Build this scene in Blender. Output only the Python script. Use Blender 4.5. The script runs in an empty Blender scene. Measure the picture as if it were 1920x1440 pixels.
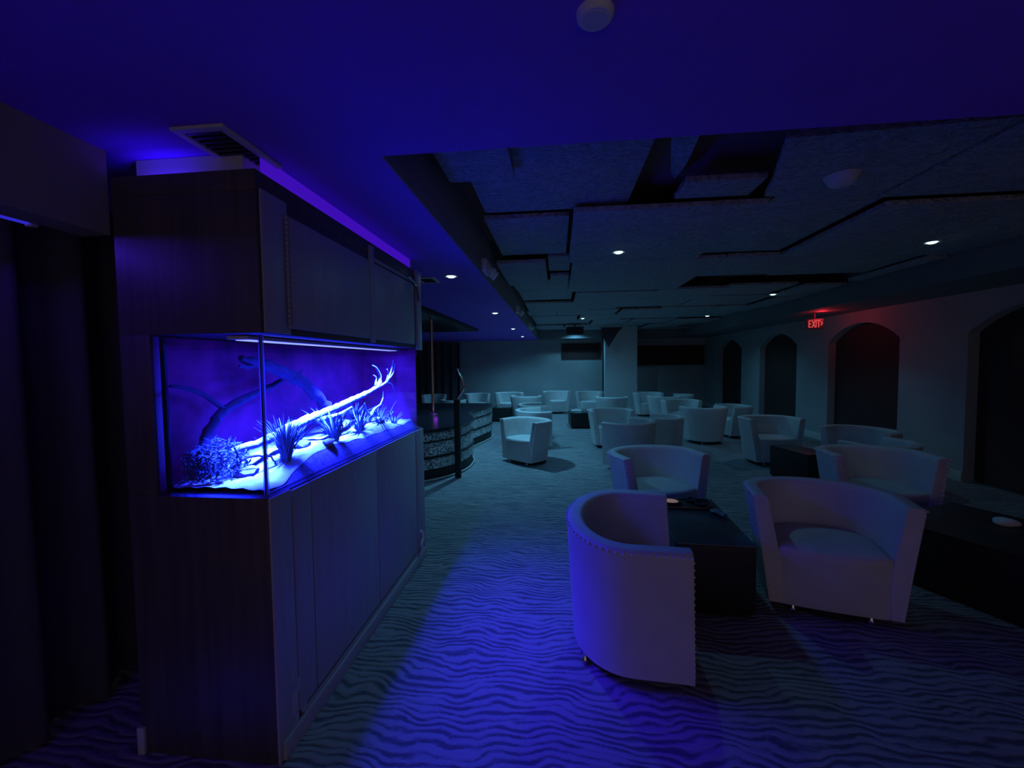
import bpy, bmesh, math, random
from mathutils import Vector, Matrix
random.seed(7)
S = bpy.context.scene
COL = S.collection
PI = math.pi

# ------------------------------------------------------------------ render look
S.view_settings.view_transform = 'Standard'
S.view_settings.look = 'None'
S.view_settings.exposure = 0.0
S.view_settings.gamma = 1.0
S.view_settings.use_curve_mapping = False
try:
    S.cycles.use_denoising = True
    S.cycles.max_bounces = 8
    S.cycles.diffuse_bounces = 4
    S.cycles.transparent_max_bounces = 12
    S.cycles.sample_clamp_indirect = 3.0
    S.cycles.caustics_reflective = False
    S.cycles.caustics_refractive = False
except Exception:
    pass

# ------------------------------------------------------------------ camera
F, VPX, VPY, RS, CH = 790.0, 1045.0, 680.0, 0.0105, 1.55
yc = Vector((VPX-960, 720-VPY, F)).normalized()
zc = yc.cross(Vector((1, RS, 0)))
if zc.y < 0: zc = -zc
zc.normalize()
xc = -(yc.cross(zc))
right = Vector((xc.x, yc.x, zc.x)); up = Vector((xc.y, yc.y, zc.y)); fwd = Vector((xc.z, yc.z, zc.z))
cd = bpy.data.cameras.new('camera')
cd.sensor_fit = 'HORIZONTAL'; cd.sensor_width = 36.0; cd.lens = F/1920*36
cd.clip_start = 0.05; cd.clip_end = 60
cam = bpy.data.objects.new('camera', cd); COL.objects.link(cam)
R3 = Matrix((right, up, -fwd)).transposed()
cam.matrix_world = Matrix.Translation((0, 0, CH)) @ R3.to_4x4()
S.camera = cam

# ------------------------------------------------------------------ materials
def mat(name, col, rough=0.6, metal=0.0, spec=0.5, bump=None, var=None, emit=None, emit_s=0.0, coat=0.0, sheen=0.0):
    """principled material; bump=(scale,strength,detail), var=(scale,amount) mottles the colour"""
    m = bpy.data.materials.new(name); m.use_nodes = True
    nt = m.node_tree; b = nt.nodes['Principled BSDF']
    b.inputs['Base Color'].default_value = (*col, 1)
    b.inputs['Roughness'].default_value = rough
    b.inputs['Metallic'].default_value = metal
    b.inputs['Specular IOR Level'].default_value = spec
    b.inputs['Coat Weight'].default_value = coat
    b.inputs['Sheen Weight'].default_value = sheen
    tc = nt.nodes.new('ShaderNodeTexCoord')
    if var:
        n = nt.nodes.new('ShaderNodeTexNoise'); n.inputs['Scale'].default_value = var[0]; n.inputs['Detail'].default_value = 5
        nt.links.new(tc.outputs['Object'], n.inputs['Vector'])
        r = nt.nodes.new('ShaderNodeValToRGB')
        r.color_ramp.elements[0].position = 0.3; r.color_ramp.elements[1].position = 0.7
        r.color_ramp.elements[0].color = (*[c*(1-var[1]) for c in col], 1)
        r.color_ramp.elements[1].color = (*[min(1, c*(1+var[1])) for c in col], 1)
        nt.links.new(n.outputs['Fac'], r.inputs['Fac']); nt.links.new(r.outputs['Color'], b.inputs['Base Color'])
    if bump:
        n = nt.nodes.new('ShaderNodeTexNoise'); n.inputs['Scale'].default_value = bump[0]
        n.inputs['Detail'].default_value = bump[2] if len(bump) > 2 else 3
        nt.links.new(tc.outputs['Object'], n.inputs['Vector'])
        bp = nt.nodes.new('ShaderNodeBump'); bp.inputs['Strength'].default_value = bump[1]; bp.inputs['Distance'].default_value = 0.02
        nt.links.new(n.outputs['Fac'], bp.inputs['Height']); nt.links.new(bp.outputs['Normal'], b.inputs['Normal'])
    if emit:
        b.inputs['Emission Color'].default_value = (*emit, 1); b.inputs['Emission Strength'].default_value = emit_s
    return m

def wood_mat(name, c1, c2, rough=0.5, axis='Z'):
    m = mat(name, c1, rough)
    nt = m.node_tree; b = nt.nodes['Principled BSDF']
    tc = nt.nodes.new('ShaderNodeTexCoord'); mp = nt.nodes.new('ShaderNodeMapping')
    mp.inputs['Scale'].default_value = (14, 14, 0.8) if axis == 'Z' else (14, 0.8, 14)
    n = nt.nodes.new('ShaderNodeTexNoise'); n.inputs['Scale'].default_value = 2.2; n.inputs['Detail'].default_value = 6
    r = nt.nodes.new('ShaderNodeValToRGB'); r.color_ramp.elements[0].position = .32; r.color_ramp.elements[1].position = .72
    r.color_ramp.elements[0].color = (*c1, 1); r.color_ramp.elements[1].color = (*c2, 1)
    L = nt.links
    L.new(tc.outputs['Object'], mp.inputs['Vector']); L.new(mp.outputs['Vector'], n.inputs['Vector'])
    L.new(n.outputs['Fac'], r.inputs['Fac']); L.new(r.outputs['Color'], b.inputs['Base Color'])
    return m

def carpet_mat():
    m = bpy.data.materials.new('rippled_carpet'); m.use_nodes = True
    nt = m.node_tree; L = nt.links; b = nt.nodes['Principled BSDF']
    b.inputs['Roughness'].default_value = 0.95; b.inputs['Specular IOR Level'].default_value = 0.1
    tc = nt.nodes.new('ShaderNodeTexCoord')
    # slow noise that bends the ripples
    n0 = nt.nodes.new('ShaderNodeTexNoise'); n0.inputs['Scale'].default_value = 2.6; n0.inputs['Detail'].default_value = 2
    L.new(tc.outputs['Object'], n0.inputs['Vector'])
    mp = nt.nodes.new('ShaderNodeMapping'); mp.inputs['Scale'].default_value = (1.5, 8.6, 1); mp.inputs['Rotation'].default_value = (0, 0, 0.08)
    L.new(tc.outputs['Object'], mp.inputs['Vector'])
    mx = nt.nodes.new('ShaderNodeMixRGB'); mx.blend_type = 'ADD'; mx.inputs['Fac'].default_value = 1.0
    sc = nt.nodes.new('ShaderNodeVectorMath'); sc.operation = 'SCALE'; sc.inputs['Scale'].default_value = 2.4
    L.new(n0.outputs['Color'], sc.inputs[0])
    L.new(mp.outputs['Vector'], mx.inputs['Color1']); L.new(sc.outputs['Vector'], mx.inputs['Color2'])
    w = nt.nodes.new('ShaderNodeTexWave'); w.wave_type = 'BANDS'; w.bands_direction = 'Y'
    w.inputs['Scale'].default_value = 0.92; w.inputs['Distortion'].default_value = 4.2; w.inputs['Detail'].default_value = 4.0
    w.inputs['Detail Scale'].default_value = 1.3; w.inputs['Detail Roughness'].default_value = 0.6
    L.new(mx.outputs['Color'], w.inputs['Vector'])
    nf = nt.nodes.new('ShaderNodeTexNoise'); nf.inputs['Scale'].default_value = 70; nf.inputs['Detail'].default_value = 4
    L.new(tc.outputs['Object'], nf.inputs['Vector'])
    mp2 = nt.nodes.new('ShaderNodeMapping'); mp2.inputs['Scale'].default_value = (3.2, 15, 1); mp2.inputs['Rotation'].default_value = (0, 0, 0.10)
    L.new(tc.outputs['Object'], mp2.inputs['Vector'])
    na = nt.nodes.new('ShaderNodeTexNoise'); na.inputs['Scale'].default_value = 1.25; na.inputs['Detail'].default_value = 5; na.inputs['Roughness'].default_value = .62; na.inputs['Distortion'].default_value = .6
    L.new(mp2.outputs['Vector'], na.inputs['Vector'])
    mb_ = nt.nodes.new('ShaderNodeMath'); mb_.operation = 'MULTIPLY_ADD'; mb_.inputs[1].default_value = 0.9
    L.new(na.outputs['Fac'], mb_.inputs[0])
    wm = nt.nodes.new('ShaderNodeMath'); wm.operation = 'MULTIPLY'; wm.inputs[1].default_value = 0.34
    L.new(w.outputs['Fac'], wm.inputs[0]); L.new(wm.outputs[0], mb_.inputs[2])
    ma = nt.nodes.new('ShaderNodeMath'); ma.operation = 'MULTIPLY_ADD'; ma.inputs[1].default_value = 0.22
    L.new(nf.outputs['Fac'], ma.inputs[0]); L.new(mb_.outputs[0], ma.inputs[2])
    r = nt.nodes.new('ShaderNodeValToRGB')
    r.color_ramp.elements[0].position = 0.56; r.color_ramp.elements[1].position = 0.78
    r.color_ramp.elements[0].color = (0.14, 0.14, 0.16, 1); r.color_ramp.elements[1].color = (0.36, 0.35, 0.37, 1)
    L.new(ma.outputs[0], r.inputs['Fac']); L.new(r.outputs['Color'], b.inputs['Base Color'])
    bp = nt.nodes.new('ShaderNodeBump'); bp.inputs['Strength'].default_value = 0.6; bp.inputs['Distance'].default_value = 0.012
    L.new(ma.outputs[0], bp.inputs['Height']); L.new(bp.outputs['Normal'], b.inputs['Normal'])
    return m

def glitter_mat():
    m = mat('glitter_tile', (.5, .5, .52), 0.3, 0.35)
    nt = m.node_tree; L = nt.links; b = nt.nodes['Principled BSDF']
    tc = nt.nodes.new('ShaderNodeTexCoord')
    v = nt.nodes.new('ShaderNodeTexVoronoi'); v.inputs['Scale'].default_value = 58
    L.new(tc.outputs['Object'], v.inputs['Vector'])
    r = nt.nodes.new('ShaderNodeValToRGB')
    r.color_ramp.elements[0].position = 0.15; r.color_ramp.elements[1].position = 0.8
    r.color_ramp.elements[0].color = (.10, .10, .12, 1); r.color_ramp.elements[1].color = (.95, .95, .95, 1)
    sp = nt.nodes.new('ShaderNodeSeparateColor')
    L.new(v.outputs['Color'], sp.inputs['Color']); L.new(sp.outputs[0], r.inputs['Fac']); L.new(r.outputs['Color'], b.inputs['Base Color'])
    bp = nt.nodes.new('ShaderNodeBump'); bp.inputs['Strength'].default_value = 1.0; bp.inputs['Distance'].default_value = 0.02
    L.new(v.outputs['Distance'], bp.inputs['Height']); L.new(bp.outputs['Normal'], b.inputs['Normal'])
    return m

def tile_mat():
    """crumpled foam / plaster ceiling panel"""
    m = mat('ceiling_panel_plaster', (.52, .52, .52), 0.9)
    nt = m.node_tree; L = nt.links; b = nt.nodes['Principled BSDF']
    tc = nt.nodes.new('ShaderNodeTexCoord')
    mp = nt.nodes.new('ShaderNodeMapping'); mp.inputs['Scale'].default_value = (7, 13, 7)
    L.new(tc.outputs['Object'], mp.inputs['Vector'])
    n = nt.nodes.new('ShaderNodeTexNoise'); n.inputs['Scale'].default_value = 1.7; n.inputs['Detail'].default_value = 2; n.inputs['Distortion'].default_value = 2.2
    L.new(mp.outputs['Vector'], n.inputs['Vector'])
    r = nt.nodes.new('ShaderNodeValToRGB')
    r.color_ramp.elements[0].position = .38; r.color_ramp.elements[1].position = .60
    r.color_ramp.elements[0].color = (.37, .37, .40, 1); r.color_ramp.elements[1].color = (.54, .54, .58, 1)
    L.new(n.outputs['Fac'], r.inputs['Fac']); L.new(r.outputs['Color'], b.inputs['Base Color'])
    bp = nt.nodes.new('ShaderNodeBump'); bp.inputs['Strength'].default_value = 1.0; bp.inputs['Distance'].default_value = 0.04
    L.new(n.outputs['Fac'], bp.inputs['Height']); L.new(bp.outputs['Normal'], b.inputs['Normal'])
    return m

def glass_mat(name, tint=(1, 1, 1), refl=0.09, rough=0.02):
    m = bpy.data.materials.new(name); m.use_nodes = True
    nt = m.node_tree; nt.nodes.clear(); L = nt.links
    o = nt.nodes.new('ShaderNodeOutputMaterial'); mx = nt.nodes.new('ShaderNodeMixShader')
    t = nt.nodes.new('ShaderNodeBsdfTransparent'); t.inputs['Color'].default_value = (*tint, 1)
    g = nt.nodes.new('ShaderNodeBsdfGlossy'); g.inputs['Roughness'].default_value = rough
    lw = nt.nodes.new('ShaderNodeLayerWeight'); lw.inputs['Blend'].default_value = .5
    pw = nt.nodes.new('ShaderNodeMath'); pw.operation = 'POWER'; pw.inputs[1].default_value = 4.5
    ml = nt.nodes.new('ShaderNodeMath'); ml.operation = 'MULTIPLY_ADD'; ml.inputs[1].default_value = refl*5; ml.inputs[2].default_value = .012
    ml.use_clamp = True
    L.new(lw.outputs['Facing'], pw.inputs[0]); L.new(pw.outputs[0], ml.inputs[0]); L.new(ml.outputs[0], mx.inputs['Fac'])
    L.new(t.outputs[0], mx.inputs[1]); L.new(g.outputs[0], mx.inputs[2]); L.new(mx.outputs[0], o.inputs['Surface'])
    return m

def emit_mat(name, col, s):
    m = bpy.data.materials.new(name); m.use_nodes = True
    nt = m.node_tree; nt.nodes.clear()
    o = nt.nodes.new('ShaderNodeOutputMaterial'); e = nt.nodes.new('ShaderNodeEmission')
    e.inputs['Color'].default_value = (*col, 1); e.inputs['Strength'].default_value = s
    nt.links.new(e.outputs[0], o.inputs['Surface'])
    return m

def edge_mat():
    """cut glass edge: passes and scatters the light from inside the tank"""
    m = bpy.data.materials.new('glass_edge'); m.use_nodes = True
    nt = m.node_tree; nt.nodes.clear(); L = nt.links
    o = nt.nodes.new('ShaderNodeOutputMaterial'); mx = nt.nodes.new('ShaderNodeMixShader'); mx.inputs['Fac'].default_value = .5
    t = nt.nodes.new('ShaderNodeBsdfTransparent'); t.inputs['Color'].default_value = (.9, .92, 1, 1)
    d = nt.nodes.new('ShaderNodeBsdfTranslucent'); d.inputs['Color'].default_value = (.85, .75, .95, 1)
    L.new(t.outputs[0], mx.inputs[1]); L.new(d.outputs[0], mx.inputs[2]); L.new(mx.outputs[0], o.inputs['Surface'])
    return m

M = {
 'carpet': carpet_mat(),
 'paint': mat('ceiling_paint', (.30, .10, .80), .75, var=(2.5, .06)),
 'bulk': mat('bulkhead_paint', (.20, .20, .22), .8),
 'fascia': mat('fascia_paint', (.30, .28, .29), .8),
 'deck': mat('plenum_brown', (.26, .14, .09), .95, bump=(12, .3)),
 'tile': tile_mat(),
 'tile_edge': mat('panel_edge', (.12, .11, .12), .9),
 'wall': mat('wall_paint', (.40, .41, .42), .8, var=(1.2, .10)),
 'column': mat('column_paint', (.66, .67, .68), .75),
 'beige': mat('beige_paint', (.34, .31, .17), .85),
 'wall_dark': mat('wall_paint_dark', (.10, .10, .11), .85),
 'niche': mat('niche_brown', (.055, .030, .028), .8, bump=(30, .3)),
 'curtain': mat('curtain_cloth', (.09, .08, .09), .9, bump=(60, .2)),
 'vinyl': mat('chair_vinyl', (.62, .60, .60), .52, bump=(55, .06), var=(6, .05)),
 'chrome': mat('chrome', (.75, .75, .77), .18, 1.0),
 'nail': mat('nailhead_metal', (.92, .92, .94), .3, .35),
 'plinth': mat('black_plinth', (.012, .012, .013), .6),
 'black': mat('black_lacquer', (.020, .015, .016), .45, bump=(25, .1)),
 'blackglass': mat('black_glass', (.045, .055, .060), .14, spec=.9, bump=(70, .12)),
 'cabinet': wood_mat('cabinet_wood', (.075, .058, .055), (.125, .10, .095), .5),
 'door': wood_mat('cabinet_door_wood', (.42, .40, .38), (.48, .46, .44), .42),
 'trim': mat('cabinet_trim', (.46, .45, .44), .45),
 'scuff': mat('bare_scuff', (.55, .50, .46), .8),
 'white': mat('white_plastic', (.75, .74, .74), .5),
 'whitepaint': mat('white_gloss_paint', (.62, .60, .60), .5),
 'glass': glass_mat('aquarium_glass', (.97, .98, 1), .09),
 'seal': mat('dark_silicone', (.02, .02, .03), .4),
 'edge': edge_mat(),
 'water': glass_mat('water', (.90, .93, 1), .05, .05),
 'tankback': mat('tank_back_panel', (.45, .02, .10), .8, var=(7, .45)),
 'sand': mat('white_sand', (.66, .69, .68), .95, bump=(90, .3), var=(16, .28)),
 'soil': mat('dark_substrate', (.20, .12, .20), .95, var=(60, .5)),
 'drift': mat('driftwood', (.52, .55, .52), .8, bump=(18, 1.0, 6), var=(11, .55)),
 'drift_dark': mat('driftwood_dark', (.06, .03, .05), .85, bump=(18, .8, 6)),  # dark tone holds the leaning trunk's shade and the reflected branch
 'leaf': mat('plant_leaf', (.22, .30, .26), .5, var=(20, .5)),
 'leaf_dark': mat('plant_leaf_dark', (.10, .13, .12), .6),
 'rock': mat('tank_rock', (.38, .36, .40), .9, bump=(14, .8)),
 'glitter': glitter_mat(),
 'stagetop': mat('stage_top', (.03, .026, .03), .22, bump=(8, .05)),
 'brass': mat('brass', (.62, .47, .36), .3, 1.0),
 'panel_brown': mat('valance_brown', (.075, .036, .036), .9),
 'wrap': mat('clear_film', (.35, .42, .45), .10, .75, spec=1),
 'tan': mat('tan_added_glow', (.80, .52, .32), .7, emit=(.9, .42, .22), emit_s=.16),  # tan ashtray centre; faint warm emission is added
 'lens': emit_mat('downlight_lens', (.55, 1.0, .92), 3.2),
 'uvtube': emit_mat('uv_tube', (.045, .035, 1.0), .55),
 'uvstrip': emit_mat('violet_light_strip', (.062, .006, .62), .72),
 'uvtank': emit_mat('tank_led', (.25, .30, 1.0), 1.6),
 'exitred': emit_mat('exit_letters', (1.0, .10, .10), .75),
 'exitface': mat('exit_face', (.12, .12, .13), .5),
 'violet': emit_mat('violet_added_glow', (.20, .01, .9), .2),
 'pinkled': emit_mat('indicator_led', (1, .15, .12), 1.2),
}

# ------------------------------------------------------------------ mesh builder
class MB:
    def __init__(s): s.bm = bmesh.new()
    def box(s, x0, x1, y0, y1, z0, z1, bev=0.0, rot=None):
        b = bmesh.new(); bmesh.ops.create_cube(b, size=1)
        for v in b.verts:
            v.co = Vector(((x0+x1)/2+v.co.x*(x1-x0), (y0+y1)/2+v.co.y*(y1-y0), (z0+z1)/2+v.co.z*(z1-z0)))
        if bev > 0: bmesh.ops.bevel(b, geom=b.edges[:], offset=bev, segments=2, affect='EDGES', profile=.6)
        if rot: b.transform(rot)
        s.merge(b); return s
    def merge(s, b):
        b.verts.index_update()
        vs = [s.bm.verts.new(v.co) for v in b.verts]
        for f in b.faces:
            try: s.bm.faces.new([vs[v.index] for v in f.verts])
            except ValueError: pass
        b.free()
    def loft(s, rings, closed=True, cap0=False, cap1=False):
        R = [[s.bm.verts.new(p) for p in r] for r in rings]
        n = len(R[0])
        for a, b in zip(R, R[1:]):
            for i in range(n if closed else n-1):
                j = (i+1) % n
                s.bm.faces.new((a[i], a[j], b[j], b[i]))
        if cap0: s.bm.faces.new(list(reversed(R[0])))
        if cap1: s.bm.faces.new(R[-1])
        return R
    def tube(s, pts, rad, n=8, cap=True):
        pts = [Vector(p) for p in pts]
        rs = rad if isinstance(rad, (list, tuple)) else [rad]*len(pts)
        rings = []; prev = None
        for i, p in enumerate(pts):
            t = (pts[min(i+1, len(pts)-1)]-pts[max(i-1, 0)]).normalized()
            a = prev if prev is not None else (Vector((0, 0, 1)) if abs(t.z) < .9 else Vector((1, 0, 0)))
            u = (a - t*a.dot(t)).normalized(); w = t.cross(u); prev = u
            rings.append([p+(u*math.cos(2*PI*k/n)+w*math.sin(2*PI*k/n))*rs[i] for k in range(n)])
        s.loft(rings, True, cap, cap); return s
    def lathe(s, prof, n=32, c=(0, 0, 0)):
        rings = [[Vector((c[0]+r*math.cos(2*PI*k/n), c[1]+r*math.sin(2*PI*k/n), c[2]+z)) for k in range(n)] for r, z in prof]
        s.loft(rings, True, True, True); return s
    def prism(s, poly, z0, z1):
        s.loft([[Vector((x, y, z0)) for x, y in poly], [Vector((x, y, z1)) for x, y in poly]], True, True, True); return s
    def ball(s, c, r, sub=1, sq=(1, 1, 1)):
        b = bmesh.new(); bmesh.ops.create_icosphere(b, subdivisions=sub, radius=r)
        for v in b.verts: v.co = Vector((v.co.x*sq[0]+c[0], v.co.y*sq[1]+c[1], v.co.z*sq[2]+c[2]))
        s.merge(b); return s
    def xf(s, m): s.bm.transform(m); return s
    def build(s, name, m, parent=None, sharp=40, solid=True):
        if solid: bmesh.ops.recalc_face_normals(s.bm, faces=s.bm.faces[:])
        me = bpy.data.meshes.new(name); s.bm.to_mesh(me); s.bm.free()
        for p in me.polygons: p.use_smooth = True
        me.set_sharp_from_angle(angle=math.radians(sharp))
        me.materials.append(M[m] if isinstance(m, str) else m)
        o = bpy.data.objects.new(name, me); COL.objects.link(o)
        if parent: o.parent = parent
        return o

def tag(o, label, cat, group=None, kind=None):
    o['label'] = label; o['category'] = cat
    if group: o['group'] = group
    if kind: o['kind'] = kind
    return o
def struct(o, label=None):
    o['kind'] = 'structure'
    if label: o['label'] = label
    return o
def thing(name, label, cat, loc=(0, 0, 0), rz=0.0, group=None):
    o = bpy.data.objects.new(name, None); COL.objects.link(o)
    o.empty_display_size = .1; o.location = loc; o.rotation_euler = (0, 0, rz)
    return tag(o, label, cat, group)
def copy_tree(src, parent=None, skip=()):
    c = src.copy(); COL.objects.link(c)
    if parent: c.parent = parent
    for ch in list(src.children):
        if not ch.name.startswith(tuple(skip) or ('#',)): copy_tree(ch, c)
    return c
def catmull(P, n=6):
    P = [Vector(p) for p in P]; out = []
    for i in range(len(P)-1):
        p0, p1, p2, p3 = P[max(i-1, 0)], P[i], P[i+1], P[min(i+2, len(P)-1)]
        for k in range(n):
            t = k/n
            out.append(.5*((2*p1)+(p2-p0)*t+(2*p0-5*p1+4*p2-p3)*t*t+(3*p1-p0-3*p2+p3)*t**3))
    out.append(P[-1]); return out
def lerp(a, b, t): return a+(b-a)*t

# ================================================================== THE ROOM
ZS = 2.36          # low ceiling
ZR = 2.66          # raised ceiling panels
ZD = 2.80          # deck above them
XR, YF = 5.05, 15.1
XF = -0.68         # fascia plane of the left soffit
YE = 1.62          # back edge of the near low ceiling

struct(MB().box(-6.2, XR+.4, -3, YF+.2, -.1, 0).build('floor', 'carpet'), 'rippled wave-pattern carpet')

# low painted ceiling: near part, left strip, far and right bulkheads (L-shaped slab)
m = MB()
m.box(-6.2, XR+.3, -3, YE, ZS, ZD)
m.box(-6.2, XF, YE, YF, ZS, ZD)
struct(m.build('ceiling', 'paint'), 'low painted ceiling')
m = MB(); m.box(XF, XR+.3, 14.35, YF, ZS, ZD); m.box(4.1, XR+.3, YE, 14.35, ZS, ZD)
struct(m.build('ceiling_bulkhead', 'bulk'), 'dark bulkheads along the far and right walls')
# fascia boards on the inner side of the left strip
struct(MB().box(XF, XF+.006, YE+.003, 14.35, ZS+.002, ZD).build('trim_1', 'fascia'), 'dark fascia board of the left soffit')
struct(MB().box(-6.2, XR+.3, -3, YF+.2, ZD, ZD+.08).build('ceiling_deck', 'deck'), 'brown deck above the ceiling panels')

# raised field of hung panels: each a slab with gaps, at stepped heights (surface pattern of one ceiling)
panels = [ # x0,x1,y0,y1,z
 (-.62, -.23, 1.63, 2.46, 2.60), (-.53, .50, 1.63, 3.16, 2.665), (-.56, .10, 3.26, 4.36, 2.655),
 (.115, 1.42, 3.03, 4.55, 2.60), (.16, 1.72, 4.55, 6.4, 2.60), (.77, 1.25, 2.69, 2.97, 2.63),
 (-.64, -.11, 4.42, 5.72, 2.59), (-.10, .155, 4.50, 5.20, 2.66), (-.09, .155, 5.26, 6.35, 2.62),
 (1.45, 2.2, 2.97, 4.5, 2.64), (2.11, 3.2, 2.12, 3.1, 2.62), (3.22, 4.5, 2.12, 3.15, 2.65),
 (2.24, 3.3, 3.19, 4.55, 2.60), (3.32, 4.5, 3.22, 4.9, 2.63), (1.75, 2.7, 4.6, 5.6, 2.62), (2.72, 3.9, 4.62, 5.9, 2.66), (3.9, 4.5, 4.95, 6.2, 2.61),
 (-.62, .5, 5.78, 6.5, 2.66)]
xs_rows = [[-.63, .25, 1.5, 2.5, 3.5, 4.5], [-.60, .6, 1.2, 2.4, 3.7, 4.5], [-.64, .0, 1.3, 2.1, 3.2, 4.5],
           [-.62, .5, 1.6, 2.7, 3.4, 4.5], [-.60, .9, 1.9, 3.0, 4.5], [-.64, .2, 1.4, 2.6, 3.6, 4.5], [-.6, .7, 2.2, 3.3, 4.5]]
y = 6.5; k = 0
rr = random.Random(3)
while y < 14.2:
    dy = rr.uniform(.95, 1.3); xs = xs_rows[k % len(xs_rows)]
    for a, b in zip(xs, xs[1:]):
        panels.append((a+rr.choice((0, 0, .03)), b-rr.choice((0, 0, .02)), y+rr.choice((0, 0, .02, .09)), min(14.3, y+dy), ZR+rr.choice((-.06, -.045, -.03, 0))))
    y += dy; k += 1
m = MB()
for (x0, x1, y0, y1, z) in panels:
    x1 = min(x1, 4.09)
    if x1-x0 < .1: continue
    m.box(x0+.006, x1-.006, y0+.006, y1-.006, z, z+.035, .004)
m.prism([(1.10, 2.20), (2.06, 2.14), (2.06, 2.95), (1.34, 2.95), (1.28, 2.72)], 2.61, 2.645)
struct(m.build('ceiling_panels', 'tile'), 'raised ceiling of stepped textured panels with dark gaps')

# bent flap hanging in the brown opening
m = MB(); rings = []
for k in range(9):
    t_ = k/8; c = Vector((lerp(.60, .74, t_), lerp(1.95, 2.86, t_), 2.795-.085*math.sin(t_*PI*.9)-.02*t_)); w_ = lerp(.10, .012, t_)
    rings.append([c+Vector((-w_, 0, .02*t_)), c+Vector((w_, 0, -.03)), c+Vector((w_, 0, -.024)), c+Vector((-w_, 0, .006+.02*t_))])
m.loft(rings, True, True, True)
tag(m.build('loose_flap', 'tile'), 'narrow bent flap drooping inside the brown ceiling opening', 'flap')

# walls
struct(MB().box(-6.2, XR+.3, YF, YF+.12, 0, ZD).build('wall_back', 'wall'), 'far wall')
struct(MB().box(-6.32, -6.2, -3, YF+.12, 0, ZD).build('wall_left', 'wall_dark'))

# right wall with arched recesses
arches = [(1.45, 3.10), (4.15, 5.80), (6.85, 8.50), (9.55, 11.20), (12.25, 13.9)]
ZSP, ZPK, REC = 1.87, 2.165, .16
def arc(y0, y1, n=16):
    w = (y1-y0)/2; h = ZPK-ZSP; r = (w*w+h*h)/(2*h); cz = ZPK-r; yc_ = (y0+y1)/2
    out = []
    for i in range(n+1):
        yy = lerp(y0, y1, i/n); out.append((yy, cz+math.sqrt(max(0, r*r-(yy-yc_)**2))))
    return out
m = MB(); bm = m.bm
def quad(*ps):
    bm.faces.new([bm.verts.new(p) for p in ps])
edges = [-3]+[v for a in arches for v in a]+[YF]
for i in range(0, len(edges), 2):
    m.box(XR, XR+REC, edges[i], edges[i+1], 0, ZS+.01)
for a in arches:
    A = arc(*a)
    for (ya, za), (yb, zb) in zip(A, A[1:]):
        quad((XR, ya, za), (XR, yb, zb), (XR, yb, ZS+.01), (XR, ya, ZS+.01))
        quad((XR, ya, za), (XR+REC, ya, za), (XR+REC, yb, zb), (XR, yb, zb))
m.box(XR+REC, XR+REC+.1, -3, YF, 0, ZD)
struct(m.build('wall_right', 'wall', solid=False), 'right wall with arched recesses')
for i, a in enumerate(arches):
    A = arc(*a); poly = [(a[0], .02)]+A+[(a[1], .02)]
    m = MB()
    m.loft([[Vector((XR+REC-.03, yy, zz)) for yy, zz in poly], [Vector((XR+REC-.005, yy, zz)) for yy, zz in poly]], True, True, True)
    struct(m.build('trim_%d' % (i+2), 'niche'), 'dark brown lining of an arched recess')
m = MB()
for i in range(0, len(edges), 2):
    m.box(XR-.015, XR, edges[i]+.005, edges[i+1]-.005, 0, .13, .004)
struct(m.build('baseboard_right', 'whitepaint'), 'white baseboard on the piers of the right wall')

# left header beam over the dark opening, and the dark drape behind it
struct(MB().box(-1.80, -1.68, -3, 1.45, 2.05, ZS).build('beam_left', 'beige'), 'header beam over the dark opening')
def drape(x, y0, y1, z0, z1, amp, wl, along='y'):
    m = MB(); n = int((y1-y0)/wl*12); top = []; bot = []; t2 = []; b2 = []
    for i in range(n+1):
        yy = lerp(y0, y1, i/n); ph = 2*PI*(yy-y0)/wl
        d = amp*(math.sin(ph)+.35*math.sin(2.3*ph+1))
        for L_, z, k in ((top, z1, .8), (bot, z0, 1.15)):
            L_.append(Vector((x+d*k, yy, z)) if along == 'y' else Vector((yy, x+d*k, z)))
    off = Vector((-.012, 0, 0)) if along == 'y' else Vector((0, .012, 0))
    m.loft([[p for p in top], [p for p in bot], [p+off for p in bot], [p+off for p in top], [p for p in top]], False)
    return m
tag(drape(-2.15, -1.5, 3.1, .02, 2.30, .045, .26).build('drape', 'curtain', sharp=70), 'dark floor-length drape hanging in the opening left of the fish tank', 'curtain')
tag(drape(14.98, -6.1, -3.5, .02, 2.30, .04, .3, 'x').build('drape', 'curtain', sharp=70), 'dark drape on the far wall behind the stage', 'curtain')

# column on the far right of centre
struct(MB().box(1.50, 2.48, 13.5, 14.3, 0, ZD, .01).build('column', 'column'), 'pale square column')
struct(MB().box(1.485, 2.495, 13.48, 14.3, 0, .12, .005).build('baseboard_column', 'whitepaint'))

# brown valance panels hung on the far wall
def valance(x0, x1, z0, z1, label):
    t = thing('wall_panel', label, 'panel', ((x0+x1)/2, YF-.03, z0))
    w = x1-x0; h = z1-z0
    MB().box(-w/2, w/2, -.02, .02, 0, h, .004).build('board', 'panel_brown', t)
    MB().box(-w/2, w/2, -.035, -.02, 0, .05, .004).build('bottom_rail', 'panel_brown', t)
valance(.154, 1.50, 1.68, 2.21, 'reddish brown panel high on the far wall, left of the column')
valance(2.55, 5.0, 1.43, 2.10, 'wide dark brown panel high on the far wall, right of the column')
# conduit beside column
tag(MB().tube([(1.44, 13.6, 0), (1.44, 13.6, 2.6)], .025).build('conduit', 'seal'), 'dark vertical conduit on the left side of the pale column', 'pipe')

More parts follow.
